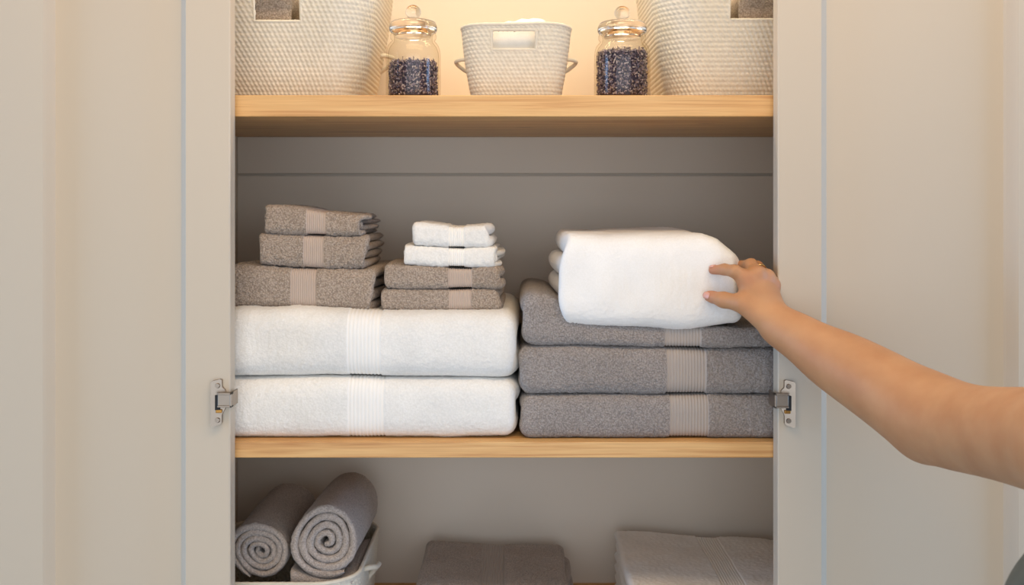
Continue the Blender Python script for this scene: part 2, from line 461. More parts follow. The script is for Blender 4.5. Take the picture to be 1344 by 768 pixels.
YD = -0.030; YDB = -0.004; REC = 0.019
def door(sx, xi, xbev0, xbev1, xp1, xb1, xo, label):
    """panelled door: stile from the opening edge xi outwards, recessed panel between the bevels"""
    X = [PX(v, YD) for v in (xi, xbev0, xbev1, xp1, xb1, xo)]
    z0, z1 = 0.08, ZC + 0.66
    rails = 0.09
    rect = lambda a, b, c, d, y: [(a, y, c), (b, y, c), (b, y, d), (a, y, d)]
    bw = abs(X[2] - X[1]); bw2 = abs(X[4] - X[3])
    R = [rect(X[0], X[5], z0, z1, YDB), rect(X[0], X[5], z0, z1, YD + 0.0015),
         rect(X[0] + 0.0015 * sx, X[5] - 0.0015 * sx, z0 + 0.0015, z1 - 0.0015, YD),
         rect(X[1], X[4], z0 + rails, z1 - rails, YD)]
    # ogee-like bevel in four steps
    steps = 5
    for i in range(1, steps + 1):
        t = i / steps
        dep = REC * (0.75 * t + 0.25 * (0.5 - 0.5 * math.cos(math.pi * t)))
        R.append(rect(X[1] + (X[2] - X[1]) * t, X[4] + (X[3] - X[4]) * t, z0 + rails + bw * t, z1 - rails - bw * t, YD + dep))
    V = [v for r in R for v in r]; f = []
    for i in range(len(R) - 1):
        for j in range(4):
            k = (j + 1) % 4; f.append((i * 4 + j, i * 4 + k, i * 4 + 4 + k, i * 4 + 4 + j))
    f.append((0, 3, 2, 1))
    o = link_mesh('door', V, f, M['paint'], cab, smooth=False); o['label'] = label
    bm = bmesh.new(); bm.from_mesh(o.data); bmesh.ops.recalc_face_normals(bm, faces=bm.faces); bm.to_mesh(o.data); bm.free()
    n = len(R) - 1
    pn = link_mesh('door_panel', R[-1], [(0, 1, 2, 3)] if sx > 0 else [(3, 2, 1, 0)], M['paint'], None, smooth=False)
    pn.parent = o
    bm = bmesh.new(); bm.from_mesh(pn.data)
    bmesh.ops.recalc_face_normals(bm, faces=bm.faces)
    for fc in bm.faces:
        if fc.normal.y > 0: fc.normal_flip()
    bm.to_mesh(pn.data); bm.free()
    return o
def sub_part(o, par):
    o.parent = par
    return o
doorL = door(-1, 302, 244, 232, 65, 56, -40, 'cream panelled door on the left side of the opening')
doorR = door(1, 1021, 1078, 1090, 1325, 1337, 1420, 'cream panelled door on the right side of the opening')

def hinge(par, sx, ox, oy):
    """small concealed hinge: mounting plate with lobe, dark block painted as recess shade, channel arm, screws. Built pointing +x, then mirrored"""
    s = 1.47 / F
    def W(a, b, y): return (PX(ox, YD) + sx * a * s, y, PZ(oy, YD) - b * s)
    # plate outline (pixels from the plate's outer top corner; a towards the opening)
    out = [(0, 3), (1, 1), (11, -1), (13, 0), (13.3, 9), (15, 11), (17, 13), (17.4, 20), (17.4, 36), (16.5, 39), (14, 43), (13, 46), (13, 56), (11.5, 58), (2, 61), (0, 59)]
    yb, yf = YD, YD - 0.0042
    V = [W(a, b, yb) for a, b in out] + [W(a, b, yf) for a, b in out]; n = len(out)
    # face leans towards the opening so that its outer edge shows
    V = [(v[0], v[1] - (0.007 if (i >= n) else 0) * (1 - out[i % n][0] / 18), v[2]) for i, v in enumerate(V)]
    f = [tuple(range(n, 2 * n)), tuple(range(n))[::-1]] + [(i, (i + 1) % n, n + (i + 1) % n, n + i) for i in range(n)]
    o = sub_part(link_mesh('hinge_plate', V, f, M['metal'], None, smooth=False), par); fixn(o)
    o['label'] = 'brushed nickel hinge plate screwed to the door edge'
    mk = lambda nm, a0, a1, b0, b1, y0, y1, mt, bv=0.0008: sub_part(box2(nm, W(a0, b0, y0), W(a1, b1, y1), mt, bv), par)
    d = mk('hinge_recess_shade', 5, 11.5, 19, 39, YD - 0.0100, YD - 0.003, M['dark']); d['label'] = 'dark block painted as the shade of a recess in the hinge plate'  # solid dark block, its colour stands in for shade inside a recess
    b = mk('hinge_spring', 6, 14, 38, 42.5, YD - 0.0100, YD - 0.003, M['brass']); b['label'] = 'brass coloured hinge spring'
    # arm: channel with raised rims
    bm = bmesh.new()
    for (a0, a1, b0, b1, y0, y1) in ((9.5, 27, 17, 33, YD - 0.013, YD - 0.007), (9.5, 28, 15.5, 18, YD - 0.015, YD - 0.004),
                                     (9.5, 28, 32, 34.5, YD - 0.015, YD - 0.004), (25.5, 28, 15.5, 34.5, YD - 0.015, YD + 0.02)):
        p, q = W(a0, b0, y0), W(a1, b1, y1)
        bm_box(bm, tuple(min(u, v) for u, v in zip(p, q)), tuple(max(u, v) for u, v in zip(p, q)), 0.0006)
    o = sub_part(link_bm('hinge_arm', bm, M['metal'], None, False), par); o['label'] = 'nickel hinge arm reaching into the cabinet'
    for b in (7, 52):
        bm = bmesh.new()
        r = bmesh.ops.create_cone(bm, cap_ends=True, segments=20, radius1=3.6 * s, radius2=2.8 * s, depth=0.0022)
        c = W(8, b, YD - 0.0085)
        bmesh.ops.rotate(bm, verts=bm.verts, cent=(0, 0, 0), matrix=Matrix.Rotation(math.pi / 2, 3, 'X'))
        bmesh.ops.translate(bm, verts=bm.verts, vec=c)
        sub_part(link_bm('screw', bm, M['metal'], None, False), par)
def fixn(o):
    bm = bmesh.new(); bm.from_mesh(o.data); bmesh.ops.recalc_face_normals(bm, faces=bm.faces); bm.to_mesh(o.data); bm.free()
def box2(nm, p, q, mt, bv):
    return box(nm, tuple(min(u, v) for u, v in zip(p, q)), tuple(max(u, v) for u, v in zip(p, q)), mt, None, bv)
hinge(doorL, 1, 279.5, 498)
hinge(doorR, -1, 1041.5, 499)

# ------------------------------------------------------------------ towels on the middle shelf
Yw = 0.012
zs = ZM1
def base_x(pts, Y): return pxl(pts, Y)
# two big white bath towels (left)
towel('bath_towel', 'thick white bath towel lying on the middle oak shelf, under another white one', 'towel', 'white bath towels',
      PX(252, Yw), PX(683, Yw), Yw, 0.37, pxl([(250, 499), (400, 496), (560, 498), (690, 499)], Yw), [(-1, zs), (1, zs)],
      M['white'], M['wband'], (PX(456, Yw), PX(505, Yw)), m=1, seed=1, front=0.42, sq=0.66, fuzz=0.0004, lump=0.0014, spread=0.003, rib=0.0055, recess=0.0012)
towel('bath_towel', 'thick white bath towel on top of its twin, under the small towels', 'towel', 'white bath towels',
      PX(248, Yw), PX(684, Yw), Yw, 0.37, pxl([(250, 408), (380, 404), (460, 409), (520, 411), (600, 410), (690, 409)], Yw),
      pxl([(250, 499), (400, 496), (560, 498), (690, 499)], Yw),
      M['white'], M['wband'], (PX(455, Yw), PX(500, Yw)), m=1, seed=2, front=0.42, sq=0.66, fuzz=0.0004, lump=0.0016, spread=0.003, rib=0.0055, recess=0.0012)
# three big grey bath towels (right)
Yg = 0.015
b1 = pxl([(670, 519), (880, 519), (1080, 519)], Yg)
b2 = pxl([(670, 455), (760, 453), (900, 457), (1080, 457)], Yg)
towel('bath_towel', 'thick grey bath towel on the middle oak shelf, bottom of the grey stack', 'towel', 'grey bath towels',
      PX(682, Yg), PX(1085, Yg), Yg, 0.37, b1, [(-1, zs), (1, zs)], M['grey'], M['band'], (PX(879, Yg), PX(931, Yg)),
      m=1, seed=3, endr=0.018, front=0.36, sq=0.6, fuzz=0.0008, spread=0.004, lump=0.0012)
towel('bath_towel', 'thick grey bath towel in the middle of the three-high grey stack', 'towel', 'grey bath towels',
      PX(680, Yg), PX(1082, Yg), Yg, 0.37, b2, b1, M['grey'], M['band'], (PX(875, Yg), PX(928, Yg)),
      m=1, seed=4, endr=0.018, front=0.36, sq=0.6, fuzz=0.0008, spread=0.004, lump=0.0012)
b3 = pxl([(670, 384), (722, 386), (748, 402), (778, 426), (960, 431), (1080, 424)], Yg)
towel('bath_towel', 'grey bath towel at the top of its stack, under the white plush one', 'towel', 'grey bath towels',
      PX(684, Yg), PX(1085, Yg), Yg, 0.37, b3, b2, M['grey'], M['band'], (PX(872, Yg), PX(921, Yg)),
      m=1, seed=5, endr=0.018, front=0.36, sq=0.6, fuzz=0.0008, spread=0.004, lump=0.0014)
# white plush towel on top
Yp = -0.001
def plush_warp(V):
    V = V.copy()
    u = (V[:, 0] - PX(735, Yp)) / (PX(978, Yp) - PX(735, Yp))
    V[:, 2] += 0.004 * vnoise(V * np.array((1, 1, 0.3)), 14, 5)
    return V
towel('plush_towel', 'thick white plush towel touched by the hand, on top of the grey stack', 'towel', None,
      PX(737, Yp), PX(977, Yp), Yp, 0.30, pxl([(730, 306), (760, 308), (850, 306), (925, 303), (945, 311), (962, 326), (980, 352)], Yp),
      pxl([(730, 428), (800, 432), (900, 433), (980, 429)], Yp), M['fleece'], m=2, seed=6, front=0.36, sq=0.5, fuzz=0.0003, lump=0.0022, endr=0.012,
      spread=0.007, corner=0.003, left_spread=1.0, warp=plush_warp)

# small taupe towels, left pile
Yt = 0.05
hb = pxl([(280, 407), (380, 405), (500, 411)], Yt)
h1 = pxl([(280, 348), (340, 348), (420, 354), (500, 352)], Yt)
towel('hand_towel', 'taupe hand towel, widest at the foot of the left small pile', 'towel', 'taupe hand towels',
      PX(300, Yt), PX(493, Yt), Yt, 0.26, h1, hb, M['taupe'], M['tband'], (PX(381, Yt), PX(415, Yt)), m=2, seed=11, front=0.36, sq=0.62,
      fuzz=0.0009, spread=0.006, rib=0.0032)
h2 = pxl([(330, 306), (400, 308), (450, 310), (490, 308)], Yt)
towel('hand_towel', 'taupe hand towel in the middle of the left small pile', 'towel', 'taupe hand towels',
      PX(337, Yt), PX(483, Yt), Yt + 0.004, 0.2, h2, h1, M['taupe'], M['tband'], (PX(397, Yt), PX(424, Yt)), m=2, seed=12, front=0.36, sq=0.62,
      fuzz=0.0009, spread=0.006, rib=0.003)
h3 = pxl([(335, 270), (370, 268), (400, 273), (440, 280), (490, 283)], Yt)
towel('washcloth', 'taupe washcloth with curled edge, topmost of the left small pile', 'towel', 'taupe hand towels',
      PX(343, Yt), PX(479, Yt), Yt + 0.004, 0.18, h3, h2, M['taupe'], M['tband'], (PX(401, Yt), PX(427, Yt)), m=2, seed=13, front=0.36, sq=0.62,
      fuzz=0.0009, spread=0.008, rib=0.003)
# small pile, centre
g1 = pxl([(490, 379), (560, 380), (670, 380)], Yt)
towel('hand_towel', 'thin taupe hand towel resting on the white bath towel, below its twin', 'towel', 'thin taupe towels',
      PX(497, Yt), PX(660, Yt), Yt, 0.22, g1, pxl([(490, 408), (580, 408), (670, 409)], Yt), M['taupe'], M['tband'], (PX(589, Yt), PX(619, Yt)), m=1, seed=14,
      front=0.4, sq=0.62, fuzz=0.0009, spread=0.004, rib=0.0032)
g2 = pxl([(495, 346), (530, 348), (600, 352), (670, 350)], Yt)
towel('hand_towel', 'thin taupe hand towel just under the two white washcloths', 'towel', 'thin taupe towels',
      PX(502, Yt), PX(662, Yt), Yt, 0.22, g2, g1, M['taupe'], M['tband'], (PX(588, Yt), PX(620, Yt)), m=1, seed=15,
      front=0.4, sq=0.62, fuzz=0.0009, spread=0.004, rib=0.0032)
g3 = pxl([(520, 321), (560, 323), (610, 326), (665, 324)], Yt)
towel('washcloth', 'white washcloth between a taupe towel and another white washcloth', 'towel', 'white washcloths',
      PX(529, Yt), PX(655, Yt), Yt + 0.003, 0.19, g3, g2, M['white'], M['wband'], (PX(588, Yt), PX(610, Yt)), m=2, seed=16,
      front=0.4, sq=0.62, fuzz=0.0006, spread=0.005, rib=0.003)
g4 = pxl([(530, 291), (560, 291), (595, 298), (640, 294), (655, 294)], Yt)
towel('washcloth', 'white washcloth topmost of the small centre pile', 'towel', 'white washcloths',
      PX(539, Yt), PX(647, Yt), Yt + 0.003, 0.17, g4, g3, M['white'], M['wband'], (PX(588, Yt), PX(610, Yt)), m=1, seed=17,
      front=0.4, sq=0.62, fuzz=0.0006, spread=0.005, rib=0.003)

# ------------------------------------------------------------------ folded towels on the lower shelf
zt = ZC - 0.613
towel('folded_towel', 'dark grey folded towel lying flat on the lower shelf', 'towel', None,
      -0.157, 0.094, 0.06, 0.325, [(-.16, zt + 0.004), (-.12, zt + 0.002), (-.05, zt - .001), (.1, zt - 0.003)], [(-1, ZL1), (1, ZL1)], M['soft'], M['band'],
      (-0.052, -0.012), m=2, seed=21, front=0.36, sq=0.6, fuzz=0.0007, spread=0.009, back_dense=True)
zt = ZC - 0.60
towel('folded_towel', 'white folded towel with a woven band lying on the lower shelf', 'towel', None,
      0.187, 0.505, 0.06, 0.33, [(.18, zt + .008), (.22, zt + 0.008), (.33, zt - 0.002), (.37, zt - .004), (.39, zt - .002), (.45, zt - 0.004), (.5, zt - 0.014)], [(-1, ZL1), (1, ZL1)],
      M['fleece'], M['wband'], (0.335, 0.376), m=3, seed=22, front=0.36, sq=0.6, fuzz=0.0006, spread=0.007, back_dense=True, rib=0.0045)

# ------------------------------------------------------------------ woven baskets
def basket(label, cx, yf, zb, w_bot, w_top, d_bot, d_top, h, pitch, cut=None, group=None, mat=None, handles=(1, -1), hz=0.62, hsize=0.02, wavy=0.0, trim=True, seed=0, hyo=0.0, hr=0.19, prot=1.0):
    mat = mat or M['rope']
    cy = yf + d_top / 2
    root = empty('woven_basket', (cx, cy, zb), label, 'basket', group)
    per = 2 * (w_top + d_top) * 0.93
    nu = int(per / 0.0016); nu -= nu % 2
    rows = int(round(h / pitch)); nv = rows * 5
    # rounded-rectangle direction samples, arc length even, start at the back
    def ring(w, d, n=2000):
        r = min(w, d) * 0.24
        pts = []
        hw, hd = w / 2 - r, d / 2 - r
        for (sx, sy, a0) in ((1, 1, 0), (-1, 1, 90), (-1, -1, 180), (1, -1, 270)):
            for a in np.linspace(a0, a0 + 90, 40):
                pts.append((sx * hw + r * math.cos(math.radians(a)), sy * hd + r * math.sin(math.radians(a))))
        pts = np.array(pts + pts[:1]); L = np.concatenate([[0], np.cumsum(np.linalg.norm(np.diff(pts, axis=0), axis=1))])
        s = (np.linspace(0, 1, nu, endpoint=False) * L[-1] + L[-1] * 0.12) % L[-1]
        q = np.stack([np.interp(s, L, pts[:, 0]), np.interp(s, L, pts[:, 1])], -1)
        return q, L[-1]
    qb, _ = ring(w_bot, d_bot); qt, L = ring(w_top, d_top)
    v = np.linspace(0, 1, nv + 1)
    base = qb[None] + (qt - qb)[None] * (v ** 0.9)[:, None, None]
    # bulge outwards a little
    base = base * (1 + 0.02 * np.sin(math.pi * v))[:, None, None]
    inset = np.clip(1 - v * h / 0.012, 0, 1) ** 2 * 0.03
    base = base * (1 - inset)[:, None, None]
    tang = np.roll(qt, -1, 0) - np.roll(qt, 1, 0); nrm = np.stack([tang[:, 1], -tang[:, 0]], -1)
    nrm /= np.linalg.norm(nrm, axis=1)[:, None] + 1e-9
    if (nrm * qt).sum() < 0: nrm = -nrm
    u = np.arange(nu) / nu * L
    R = v * rows; row = np.minimum(np.floor(R), rows - 1); fr = R - row
    prof = np.sin(math.pi * np.clip(fr, 0, 1)) ** 0.6
    sgn = np.ones_like(row)
    st = np.abs(np.cos(math.pi * (u[None] / (pitch * 1.15) + (sgn * fr)[:, None] * 0.8 + 0.47 * row[:, None])))
    disp = pitch * 0.42 * (0.35 + 0.65 * prof[:, None]) * (0.25 + 0.75 * st) + 0.0006 * rng.uniform(-1, 1, (nv + 1, nu)) * 0.5
    V = np.zeros((nv + 1, nu, 3))
    bx = base + nrm[None] * disp[..., None]
    V[..., 0] = cx + bx[..., 0]; V[..., 1] = cy + bx[..., 1]
    sag = wavy * np.sin(u / L * 2 * math.pi * 3 + seed) + wavy * 0.6 * np.sin(u / L * 2 * math.pi * 5 + 2 * seed)
    V[..., 2] = zb + v[:, None] * h + (v ** 2)[:, None] * sag[None]
    hole = np.zeros((nv, nu), bool)
    if cut:
        c0, c1, z0, z1 = cut
        vx = (V[:-1, :, 0] + V[1:, :, 0]) / 2; vz = (V[:-1, :, 2] + V[1:, :, 2]) / 2; vy = V[:-1, :, 1]
        # straight sides: use the column's height-averaged x, rows by their own height
        hole = (vx > c0) & (vx < c1) & (vz > z0) & (vz < z1) & (vy < cy)
    ii, jj = np.meshgrid(np.arange(nv), np.arange(nu), indexing='ij')
    a = ii * nu + jj; b = ii * nu + (jj + 1) % nu
    q = np.stack([a, b, b + nu, a + nu], -1)[~hole]
    wall = link_mesh('basket_wall', V.reshape(-1, 3), q.reshape(-1, 4), mat, root)
    bm = bmesh.new(); bm.from_mesh(wall.data)
    bmesh.ops.delete(bm, geom=[x for x in bm.verts if not x.link_faces], context='VERTS'); bm.to_mesh(wall.data); bm.free()
    md = wall.modifiers.new('thickness', 'SOLIDIFY'); md.thickness = 0.005; md.offset = -1
    # bottom disc
    ring0 = V[0]; fan = np.vstack([ring0, [[cx, cy, zb]]]); fan[:, 2] = zb + 0.003
    link_mesh('basket_bottom', fan, np.array([(i, (i + 1) % nu, nu) for i in range(nu)]), mat, root)
    # rim cord
    rim = V[-1][::3].copy(); rim = np.vstack([rim, rim[:2]])
    v_, f_ = tube(rim, pitch * 0.42, 10, twist=900); link_mesh('rim_cord', v_, f_, mat, root)
    if cut and trim:
        # cord binding round the hand slot, following the wall
        def wallpt(x, z):
            t = (z - zb) / h; fy = cy - (d_bot + (d_top - d_bot) * t ** 0.9) / 2 * (1 + 0.02 * math.sin(math.pi * t)) - 0.0005
            return (x, fy, z)
        path = [(c0, z1), (c0, z0), (c1, z0), (c1, z1)]
        pts = []
        for (xa, za), (xb, zb_) in zip(path, path[1:] + path[:1]):
            for t in np.linspace(0, 1, 16, endpoint=False): pts.append(wallpt(xa + (xb - xa) * t, za + (zb_ - za) * t))
        pts.append(pts[0]); pts.append(pts[1])
        v_, f_ = tube(pts, 0.0022, 8, twist=1200); o = link_mesh('slot_binding', v_, f_, mat, root); o['label'] = 'cord binding round the hand slot'
    for sx in handles:
        zz = zb + h * hz
        hw = (w_bot + (w_top - w_bot) * hz ** 0.9) / 2 * 1.02
        y0 = cy + hyo
        pts = smooth_curve([(cx + sx * (hw - 0.006), y0 - hsize, zz - hsize * 0.1), (cx + sx * (hw + hsize * prot * 0.35), y0 - hsize * 0.95, zz),
                            (cx + sx * (hw + hsize * prot * 0.95), y0 - hsize * 0.5, zz - hsize * 0.1), (cx + sx * (hw + hsize * prot * 1.0), y0 + hsize * 0.3, zz - hsize * 0.25),
                            (cx + sx * (hw + hsize * prot * 0.5), y0 + hsize * 0.8, zz - hsize * 0.65), (cx + sx * (hw - 0.006), y0 + hsize * 0.9, zz - hsize * 1.2)], 40)
        v_, f_ = tube(pts, hsize * hr, 10, twist=700); link_mesh('rope_handle', v_, f_, M['rope'], root)
    return root

zsh = ZT1
yb1 = 0.055
basket('large white woven basket with a hand slot, beside the left lavender jar', PX(361, yb1), yb1, zsh, 0.232, 0.30, 0.22, 0.30, 0.205, 0.0072,
       cut=(PX(331, yb1), PX(393, yb1), PZ(26, yb1), PZ(26, yb1) + 0.042), group='large woven baskets', handles=(1,), hz=0.45, hsize=0.02, seed=1, hyo=0.05)
basket('large white woven basket with a hand slot, beside the right lavender jar', PX(991, yb1), yb1, zsh, 0.236, 0.30, 0.22, 0.30, 0.205, 0.0072,
       cut=(PX(959, yb1), PX(1020, yb1), PZ(24, yb1), PZ(24, yb1) + 0.042), group='large woven baskets', handles=(-1,), hz=0.45, hsize=0.02, seed=2, hyo=0.05)
yb2 = 0.06
basket('small white woven basket between the two glass jars, filled with white cloth', PX(677.5, yb2), yb2, zsh, 0.132, 0.166, 0.11, 0.14, PZ(32, yb2) - zsh, 0.0064,
       cut=(PX(645, yb2), PX(704, yb2), PZ(65, yb2), PZ(39, yb2)), handles=(1, -1), hz=0.6, hsize=0.016, seed=3, wavy=0.0012, hyo=0.0)

# towels inside the baskets
for cx, px0, px1, lab in ((361, 306, 384, 'taupe towel folded inside the large basket beside the left jar, seen through its slot'),
                     (991, 971, 1050, 'taupe towel folded inside the large basket beside the right jar, seen through its slot')):
    y = 0.115
    zc = zsh + 0.012
    towel('hand_towel', lab, 'towel', 'towels inside the large baskets', PX(px0, y - 0.04), PX(px1, y - 0.04), y - 0.03, 0.17, [(-1, zc + 0.165), (1, zc + 0.165)], [(-1, zc), (1, zc)],
          M['taupe'], m=2, seed=31 + cx, front=0.12, sq=0.5, fuzz=0.0006, spread=0.003, step=0.004)
y = 0.085
towel('cloth_napkin', 'white cloth folded in the small woven basket', 'cloth', None, PX(632, y), PX(724, y), y, 0.09,
      pxl([(620, 32), (640, 26), (668, 27), (676, 29), (684, 22), (705, 22), (725, 24), (740, 30)], y), [(-1, zsh + .008), (1, zsh + .008)],
      M['cloth'], m=2, seed=41, front=0.16, sq=0.55, fuzz=0.0003, lump=0.003, spread=0.004, step=0.003)

# lower basket with rolled towels
ylb = 0.045
basket('cream rope basket on the lower shelf holding two rolled grey towels', -0.368, ylb, ZL1, 0.235, 0.262, 0.29, 0.318, ZC - 0.566 - ZL1, 0.0075, handles=(1,), hz=0.93, hsize=0.034, hr=0.125, prot=0.5,
       seed=4, hyo=-0.03)

def rolled(label, px, py, y0, length, R, turns, rot, seed, tail=0.0, squash=0.92, slope=0.0):
    c = P(px, py, y0)
    root = empty('rolled_towel', (c[0], y0 + length / 2, c[2] - R), label, 'towel', 'rolled towels in the rope basket')
    th = R / (turns + 0.35)
    n = int(turns * 60)
    t = np.linspace(0, turns * 2 * math.pi, n)
    r = th * 0.35 + th * t / (2 * math.pi)
    rl = np.random.default_rng(seed)
    a = rot + t
    wob = 1 + 0.065 * np.sin(a * 2 + seed) + 0.03 * np.sin(a * 3 + 2 * seed) + 0.015 * np.sin(t * 1.7 + seed)
    pc = np.stack([r * np.cos(a) * wob, r * np.sin(a) * wob * squash], -1)
    if tail:
        d = pc[-1] - pc[-2]; d /= np.linalg.norm(d)
        k = int(tail / 0.003); ext = pc[-1] + d * (np.arange(1, k + 1) * 0.003)[:, None]
        pc = np.vstack([pc, ext])
    tg = np.gradient(pc, axis=0); tg /= np.linalg.norm(tg, axis=1)[:, None] + 1e-9
    nm = np.stack([tg[:, 1], -tg[:, 0]], -1)
    hth = np.full(len(pc), th * 0.465)
    k = 8; cap = np.sqrt(1 - (1 - np.arange(k) / k) ** 2) ; hth[:k] *= cap; hth[-k:] *= cap[::-1]
    # loop across: front lip rounding then along the length
    er = th * 0.48
    lipn = 7
    tt = 1 - np.cos(np.linspace(0, math.pi / 2, lipn))
    ys = np.concatenate([er * tt, np.arange(er + 0.003, length - er, 0.0035), length - er * tt[::-1]])
    e = np.sqrt(np.clip(1 - (1 - np.clip(np.minimum(ys, length - ys) / er, 0, 1)) ** 2, 0, 1))
    off = 0.003 * np.sin(a[:1] + 0) ; fo = 0.0022 * np.sin(np.linspace(0, 23, len(pc)) + seed) - 0.010 * (1 - np.linspace(0, 1, len(pc))) * 0.4
    def surf(side):
        p = pc[:, None] + side * nm[:, None] * (hth[:, None] * e[None])[..., None]
        Y = y0 + ys[None] - fo[:, None] * np.clip(1 - ys / length, 0, 1)[None]
        x = c[0] + p[..., 0]; z = c[2] + p[..., 1] + slope * ys[None]
        g = np.stack([x, Y, z], -1)
        dsp = (0.0006 * rl.uniform(-1, 1, g.shape[:2]) + 0.0009 * vnoise(g, 240, seed) + 0.0012 * vnoise(g, 30, seed)) * side * e[None]
        g[..., 0] += nm[:, None, 0] * dsp; g[..., 2] += nm[:, None, 1] * dsp
        return g
    ns, nx = len(pc), len(ys)
    ii, jj = np.meshgrid(np.arange(ns - 1), np.arange(nx - 1), indexing='ij'); q = ii * nx + jj
    q = np.stack([q, q + nx, q + nx + 1, q + 1], -1).reshape(-1, 4)
    V = np.vstack([surf(1).reshape(-1, 3), surf(-1).reshape(-1, 3)])
    o = link_mesh('rolled_cloth', V, np.vstack([q, q[:, ::-1] + ns * nx]), M['soft'], root)
    return root
rolled('rolled grey towel at the outer side of the rope basket, lower of the two rolls', 341, 725, 0.085, 0.24, 0.0455, 4.4, 1.86, 3)
rolled('rolled grey towel on the near side of the basket handle, slightly larger and higher', 428, 711, 0.075, 0.25, 0.0545, 4.2, 3.98, 5, squash=0.95, slope=-0.05)
# the folded-under end that peeks out below the larger roll
yt_ = 0.085
towel('folded_towel', 'grey folded towel mostly hidden under the larger roll in the rope basket', 'towel', None, PX(381, yt_), PX(466, yt_), yt_ - 0.014, 0.2,
      pxl([(370, 742), (400, 752), (430, 758), (480, 754)], yt_), pxl([(370, 768), (480, 775)], yt_), M['soft'], m=1, seed=51, front=0.5, sq=0.8, fuzz=0.0006, spread=0.003)

# ------------------------------------------------------------------ glass jars with lavender
def jar(label, px, y, rpx, lav_py, top_shift, label_l, seed):
    s = (DC + y) / F
    cx = PX(px, y); R = rpx * s
    z = lambda py: PZ(py - top_shift, y)
    z0 = ZT1
    root = empty('glass_jar', (cx, y, z0), label, 'jar', 'apothecary jars')
    zsh_ = z(62)
    outer = [(0.0005, z0), (R * 0.9, z0), (R * 0.975, z0 + 0.003), (R, z0 + 0.008), (R, z(80)), (R * 0.995, z(72)), (R * 0.975, z(66)), (R * 0.93, z(61)),
             (R * 0.86, z(57.5)), (R * 0.80, z(55.5)), (R * 0.785, z(54)), (R * 0.80, z(53)), (R * 0.835, z(52)), (R * 0.845, z(50)), (R * 0.845, z(47)), (R * 0.82, z(45.8)), (R * 0.83, z(44.4)), (R * 0.81, z(43.8))]
    inner = [(R * 0.75, z(43.8)), (R * 0.70, z(50)), (R * 0.71, z(56)), (R * 0.86, z(63)), (R * 0.93, z(70)), (R * 0.945, z(80)), (R * 0.945, z0 + 0.010), (R * 0.9, z0 + 0.0055), (0.0005, z0 + 0.005)]
    V, f = lathe(outer + inner, cx, y); link_mesh('jar_body', V, f, M['glass'], root)
    lid = [(0.0005, z(50)), (R * 0.66, z(50)), (R * 0.68, z(44)), (R * 0.83, z(43.4)), (R * 0.875, z(41.5)), (R * 0.885, z(38)), (R * 0.87, z(34)), (R * 0.82, z(30.5)), (R * 0.7, z(28)),
           (R * 0.42, z(26.6)), (R * 0.25, z(26)), (0.0005, z(26))]
    lidi = [(0.0005, z(31)), (R * 0.6, z(32)), (R * 0.64, z(36)), (R * 0.62, z(46)), (0.0005, z(47))]
    V, f = lathe(lid, cx, y)
    lo = link_mesh('jar_lid', V, f, M['solid'], root); fixn(lo)
    kr = 10.3 * s; kc = z(16.5)
    kp = [(R * 0.28, z(26.3)), (R * 0.2, z(25.4)), (R * 0.185, z(24.4))]
    for a in np.linspace(-62, 90, 22): kp.append((max(0.0003, kr * math.cos(math.radians(a)) if a > -50 else kr * math.cos(math.radians(a)) * 0.85), kc + kr * 0.92 * math.sin(math.radians(a))))
    kp = [(0.0003, z(26.3))] + kp
    V, f = lathe(kp, cx, y, 48)
    k = link_mesh('lid_knob', V, f, M['solid'], None); k.parent = lo; fixn(k); k['label'] = 'round clear glass knob'
    # lavender: a bed of buds packed against the glass
    rl = np.random.default_rng(seed)
    Ri = R * 0.90; zt_ = z(lav_py); zb_ = z0 + 0.0085
    V = []; Fs = []; tint = []; o = 0
    pal = [lin(c) for c in ((130, 116, 132), (106, 92, 110), (160, 144, 150), (82, 68, 80), (150, 132, 124), (186, 173, 172), (118, 102, 104))]
    def bud(c, d, L, w, col):
        nonlocal o
        d = d / np.linalg.norm(d); a = np.cross(d, (0.3, 0.5, 0.8)); a /= np.linalg.norm(a); b = np.cross(d, a)
        pts = [c - d * L / 2]
        for tt, ww in ((-0.2, 1.0), (0.25, 0.9)):
            for k in range(5):
                an = k * 2 * math.pi / 5; pts.append(c + d * L * tt + (a * math.cos(an) + b * math.sin(an)) * w * ww)
        pts.append(c + d * L / 2)
        V.extend(pts); n = o
        for k in range(5):
            k2 = (k + 1) % 5
            Fs.extend([(n, n + 1 + k2, n + 1 + k), (n + 6 + k, n + 6 + k2, n + 11)]); Fs.append((n + 1 + k, n + 1 + k2, n + 6 + k2, n + 6 + k))
        tint.extend([col] * 12); o += 12
    N = int(1500 * (zt_ - zb_) / 0.06)
    for i in range(N):
        an = rl.uniform(0, 2 * math.pi); rr = Ri * (1 - 0.12 * rl.random())
        zz = rl.uniform(zb_ + 0.001, zt_ + 0.001 * rl.normal())
        c = np.array((cx + rr * math.cos(an), y + rr * math.sin(an), zz))
        d = rl.normal(size=3)
        n_ = np.array((math.cos(an), math.sin(an), 0)); d = d - 0.75 * n_ * d.dot(n_)
        bud(c, d, rl.uniform(0.003, 0.0058), rl.uniform(0.0009, 0.0014), pal[rl.integers(len(pal))])
    for i in range(420):
        an = rl.uniform(0, 2 * math.pi); rr = Ri * 0.95 * math.sqrt(rl.random())
        c = np.array((cx + rr * math.cos(an), y + rr * math.sin(an), zt_ + 0.0015 * rl.normal() + 0.001))
        d = rl.normal(size=3) + np.array((0, 0, 0.5)); bud(c, d, rl.uniform(0.003, 0.006), rl.uniform(0.0009, 0.0014), pal[rl.integers(len(pal))])
